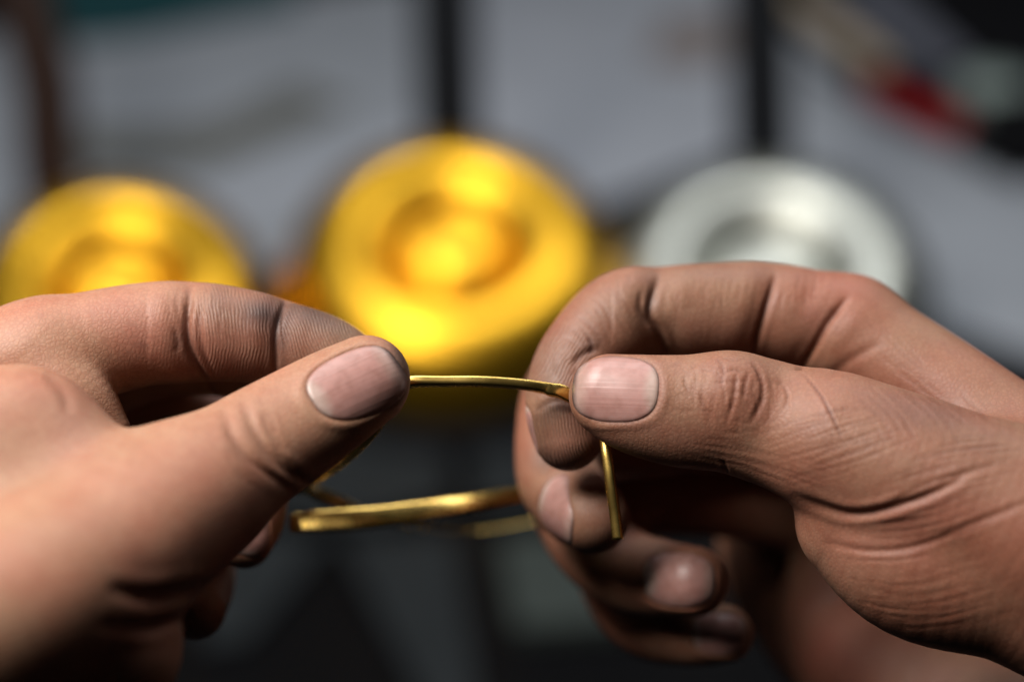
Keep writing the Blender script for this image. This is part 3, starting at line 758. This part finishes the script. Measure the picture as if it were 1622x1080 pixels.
# ------------------------------------------------------------------ left hand
L_palm = [
    (Chain([(70, 565, 9, 92), (-60, 610, 5, 100), (-250, 690, 0, 130), (-420, 790, -10, 165), (-700, 900, -20, 215), (-1200, 980, -25, 235)]), 1),
    (Chain([(20, 640, 38, 90), (-150, 720, 30, 110), (-400, 830, 15, 150)]), 8),
    (Chain([(-20, 760, 65, 90), (-200, 830, 50, 110), (-420, 900, 30, 150)]), 8),
    (Chain([(0, 860, 88, 80), (-60, 960, 70, 120), (-250, 1030, 45, 160)]), 8),
    (Group([(Chain([(300, 785, -20, 110), (190, 865, -32, 128), (60, 950, -45, 150), (-120, 1040, -55, 170), (-350, 1130, -60, 190)]), 1),
            (Chain([(25, 728, -16, 152), (-120, 820, -25, 175), (-350, 960, -35, 190)]), 16)]), 4),
    (Chain([(140, 1020, -34, 148), (20, 1090, -38, 170), (-200, 1150, -45, 190)]), 3),
    (Chain([(60, 570, 4, 66), (120, 622, 2, 56), (172, 680, 2, 34)]), 4),
]
L_fing = [
    (Chain([(577, 604, -3, 74), (525, 636, -5, 84), (455, 680, -8, 93), (385, 725, -13, 101), (300, 785, -20, 110), (190, 865, -32, 124)], flat=((0.25, 1, -0.28), 0.80)), 6, []),
    (Chain([(592, 622, 14, 50), (560, 592, 14, 58), (515, 563, 13, 63), (450, 546, 13, 68), (380, 531, 12, 74), (300, 526, 12, 80), (220, 531, 11, 82), (110, 556, 9, 88), (60, 570, 9, 92)]), 3, []),
    (Chain([(560, 640, 30, 46), (520, 610, 30, 56), (450, 580, 30, 68), (380, 556, 30, 76), (300, 545, 30, 82), (200, 560, 32, 86), (20, 640, 38, 90)]), 4, []),
    (Chain([(388, 856, 24, 44), (400, 815, 32, 52), (390, 750, 40, 62), (350, 690, 46, 70), (280, 650, 48, 76), (150, 665, 54, 84), (-20, 760, 65, 88)]), 4, []),
    (Chain([(310, 964, 28, 48), (322, 915, 42, 50), (310, 840, 58, 58), (260, 780, 66, 66), (140, 780, 76, 74), (0, 860, 88, 80)]), 4, []),
]
left = Hand(L_palm, L_fing)
L_nails = [
    Nail((564, 605, -10), (0.80, 0.0, 0.55), (-0.20, -1, 0.30), 7.9, 6.05, 0.5),
    Nail((398, 840, 20), (-0.35, -0.1, -0.9), (0.75, -0.65, 0.0), 5.0, 4.2),
]
L_creases = [
    ([(306, 425), (296, 515), (306, 565), (345, 640)], 20, 0.75, dict(dark=0.1, dmin=-2, lip=0.4, tap=0.35)),
    ([(302, 450), (296, 515), (304, 565), (340, 630)], 5, 0.75, dict(dark=0.5, dmin=-2)),
    ([(318, 480), (316, 520), (326, 570), (345, 600)], 5, 0.35, dict(dark=0.3, dmin=-2)),
    ([(462, 450), (438, 525), (436, 610)], 16, 0.6, dict(dark=0.1, dmin=-2, lip=0.4, tap=0.35)),
    ([(455, 470), (438, 525), (436, 600)], 4.5, 0.65, dict(dark=0.55, dmin=-2)),
    ([(352, 640), (370, 695), (405, 735), (470, 780)], 8, 0.3, dict(dark=0.22, dmax=5)),
    ([(380, 625), (408, 690), (445, 735), (510, 780)], 8, 0.36, dict(dark=0.24, dmax=5)),
    ([(412, 650), (430, 690), (455, 720)], 6, 0.22, dict(dark=0.15, dmax=5)),
    ([(170, 930), (240, 944), (330, 925)], 11, 1.2, dict(dark=0.2, dmax=30, tap=0.45)),
    ([(150, 990), (230, 992), (310, 972)], 10, 0.8, dict(dark=0.2, dmax=30, tap=0.45)),
    ([(70, 590), (98, 618), (112, 655)], 9, 0.25, dict(dark=0.08)),
    ([(275, 520), (282, 545), (276, 560)], 4, 0.2, dict(dark=0.35, dmin=-2)),
]
L_creases += family(21, [(262, 446), (258, 480), (262, 520)], [(345, 446), (342, 490), (350, 540)], 16, w=(2.4, 3.6), dep=(0.04, 0.10), dmin=-2)
L_creases += family(22, [(420, 640), (450, 700), (500, 745)], [(330, 690), (370, 740), (430, 800)], 14, w=(3, 5), dep=(0.04, 0.12), dmax=5)
L_stains = [
    (440, 515, 120, 80, 0, (0.13, 0.068, 0.050), 0.65, 1e3, -2),
    (418, 498, 38, 22, 10, DIRT, 0.95, 1e3, -2),
    (440, 540, 16, 40, 0, DIRT, 0.55, 1e3, -2),
    (500, 498, 66, 24, 25, DIRT, 0.7, 1e3, -2), (345, 480, 22, 34, 5, DIRT, 0.35, 1e3, -2), (300, 560, 14, 50, -15, DIRT, 0.45, 1e3, -2), (395, 580, 50, 24, 0, DIRT, 0.35, 1e3, -2), (225, 545, 9, 7, 0, DIRT, 0.4, 1e3, -2),
    (340, 560, 70, 50, 0, (0.20, 0.085, 0.065), 0.4, 1e3, -2),
    (225, 530, 60, 50, 0, (0.30, 0.125, 0.10), 0.45, 1e3, -2),
    (280, 545, 14, 22, 0, DIRT, 0.4, 1e3, -2),
    (634, 560, 16, 44, -10, DIRT, 0.75, 8),
    (640, 615, 12, 34, 5, DIRT, 0.6, 8),
    (520, 540, 40, 12, -25, (0.25, 0.13, 0.10), 0.4, 5),
    (120, 690, 60, 70, 0, (0.34, 0.15, 0.115), 0.5),
]
L_ridges = [
    ridges_px((375, 522), 82, 92, lambda u, v: T2 / 5.4 * (u + 0.0022 * (v - 500) ** 2 - 0.12 * v), 0.85, -3, 30),
    ridges_px((500, 520), 62, 60, lambda u, v: T2 / 5.3 * (u - 0.35 * v), 0.85, -3, 30),
    ridges_px((262, 530), 50, 60, lambda u, v: T2 / 6.4 * (u + 0.2 * v), 0.3, -3, 30),
]
build_hand('hand', left, P(-160, 1180, 40) + [-28, -142, -30], P(680, 400, 60) + [0, 50, 0], person,
           'left hand gripping the wire between thumb and index finger', L_nails, L_creases, L_stains, L_ridges, [], warp=(-104.0, -1, 5.0))

# ------------------------------------------------------------------ the gold wire
M_wire = metal('gold_wire', (0.95, 0.66, 0.19), 0.25, 160, 0.60)
def sweep(name, pts, m, sq=0.0, n=14, ns=10):
    """pts: (u, v, depth, half thickness mm, half width mm)"""
    q = catmull([list(P(*p[:3])) + [p[3], p[4]] + list((0.3, -0.75, -0.55) if len(p) > 5 else (-0.345, -0.878, 0.33)) for p in pts], ns)
    X = q[:, :3]; Tn = np.gradient(X, axis=0); Tn /= np.linalg.norm(Tn, axis=1, keepdims=True)
    nrm = np.array([0.0, -1.0, 0.25]); vs, fs = [], []
    for i in range(len(X)):
        nrm = unit(q[i, 5:8] if q[i, 7] < 0 else unit(np.array([0, -DF, 0]) - X[i]) + unit(np.array([-460, -412, 540.0]) - X[i])); nrm = unit(nrm - Tn[i] * (nrm @ Tn[i])); s = np.cross(Tn[i], nrm)
        for k in range(n):
            a = 2 * math.pi * k / n; c_, s_ = math.cos(a), math.sin(a)
            e = 0.5
            vs.append(X[i] + nrm * q[i, 3] * math.copysign(abs(c_) ** e, c_) + s * q[i, 4] * math.copysign(abs(s_) ** e, s_))
    for i in range(len(X) - 1):
        for k in range(n): fs.append((i * n + k, i * n + (k + 1) % n, (i + 1) * n + (k + 1) % n, (i + 1) * n + k))
    fs += [tuple(range(n))[::-1], tuple(range((len(X) - 1) * n, len(X) * n))]
    return link(name, to_world(vs), fs, m)
r0 = 1.0
wire = sweep('gold_wire', [
    (979, 854, 4, .98, .98), (974, 812, 4.5, .98, .98), (968, 768, 5, .98, .98), (962, 724, 6, .98, .98), (955, 684, 7.5, 1.0, 1.0), (932, 648, 7.6, 1.0, 1.0), (893, 622, 6.5, .85, 1.3), (872, 617, 6, 0.95, 1.2), (860, 614, 6, 1.08, 1.0),
    (820, 608, 5.0, .95, .92), (760, 604, 4.5, .95, .92), (700, 604, 4.5, .95, .92), (645, 606, 5, 1.05, 1.05), (620, 625, 6, 1.05, 1.05), (600, 668, 8, 1.05, 1.05), (570, 704, 12, 1.05, 1.05),
    (530, 738, 20, 1.05, 1.05), (490, 762, 34, .95, 1.1), (478, 772, 44, 1.0, 1.6), (505, 782, 52, .9, 1.7), (560, 802, 62, .6, 1.0), (620, 828, 78, .3, .5, 0),
    (740, 842, 98, .24, .3, 0), (860, 822, 104, .24, .3, 0), (935, 790, 90, .5, .8, 0), (912, 764, 66, .8, 1.5),
    (820, 782, 56, .8, 1.8), (710, 802, 45, .8, 2.2), (600, 818, 40, .8, 2.4), (520, 824, 39, .8, 2.4), (470, 828, 39, .8, 2.3), (459, 829, 39, .6, 1.8)], M_wire)
tag(wire, 'thin gold wire bent into a loop between the two hands', 'wire')
print('script', round(time.time() - T0, 1), 's')
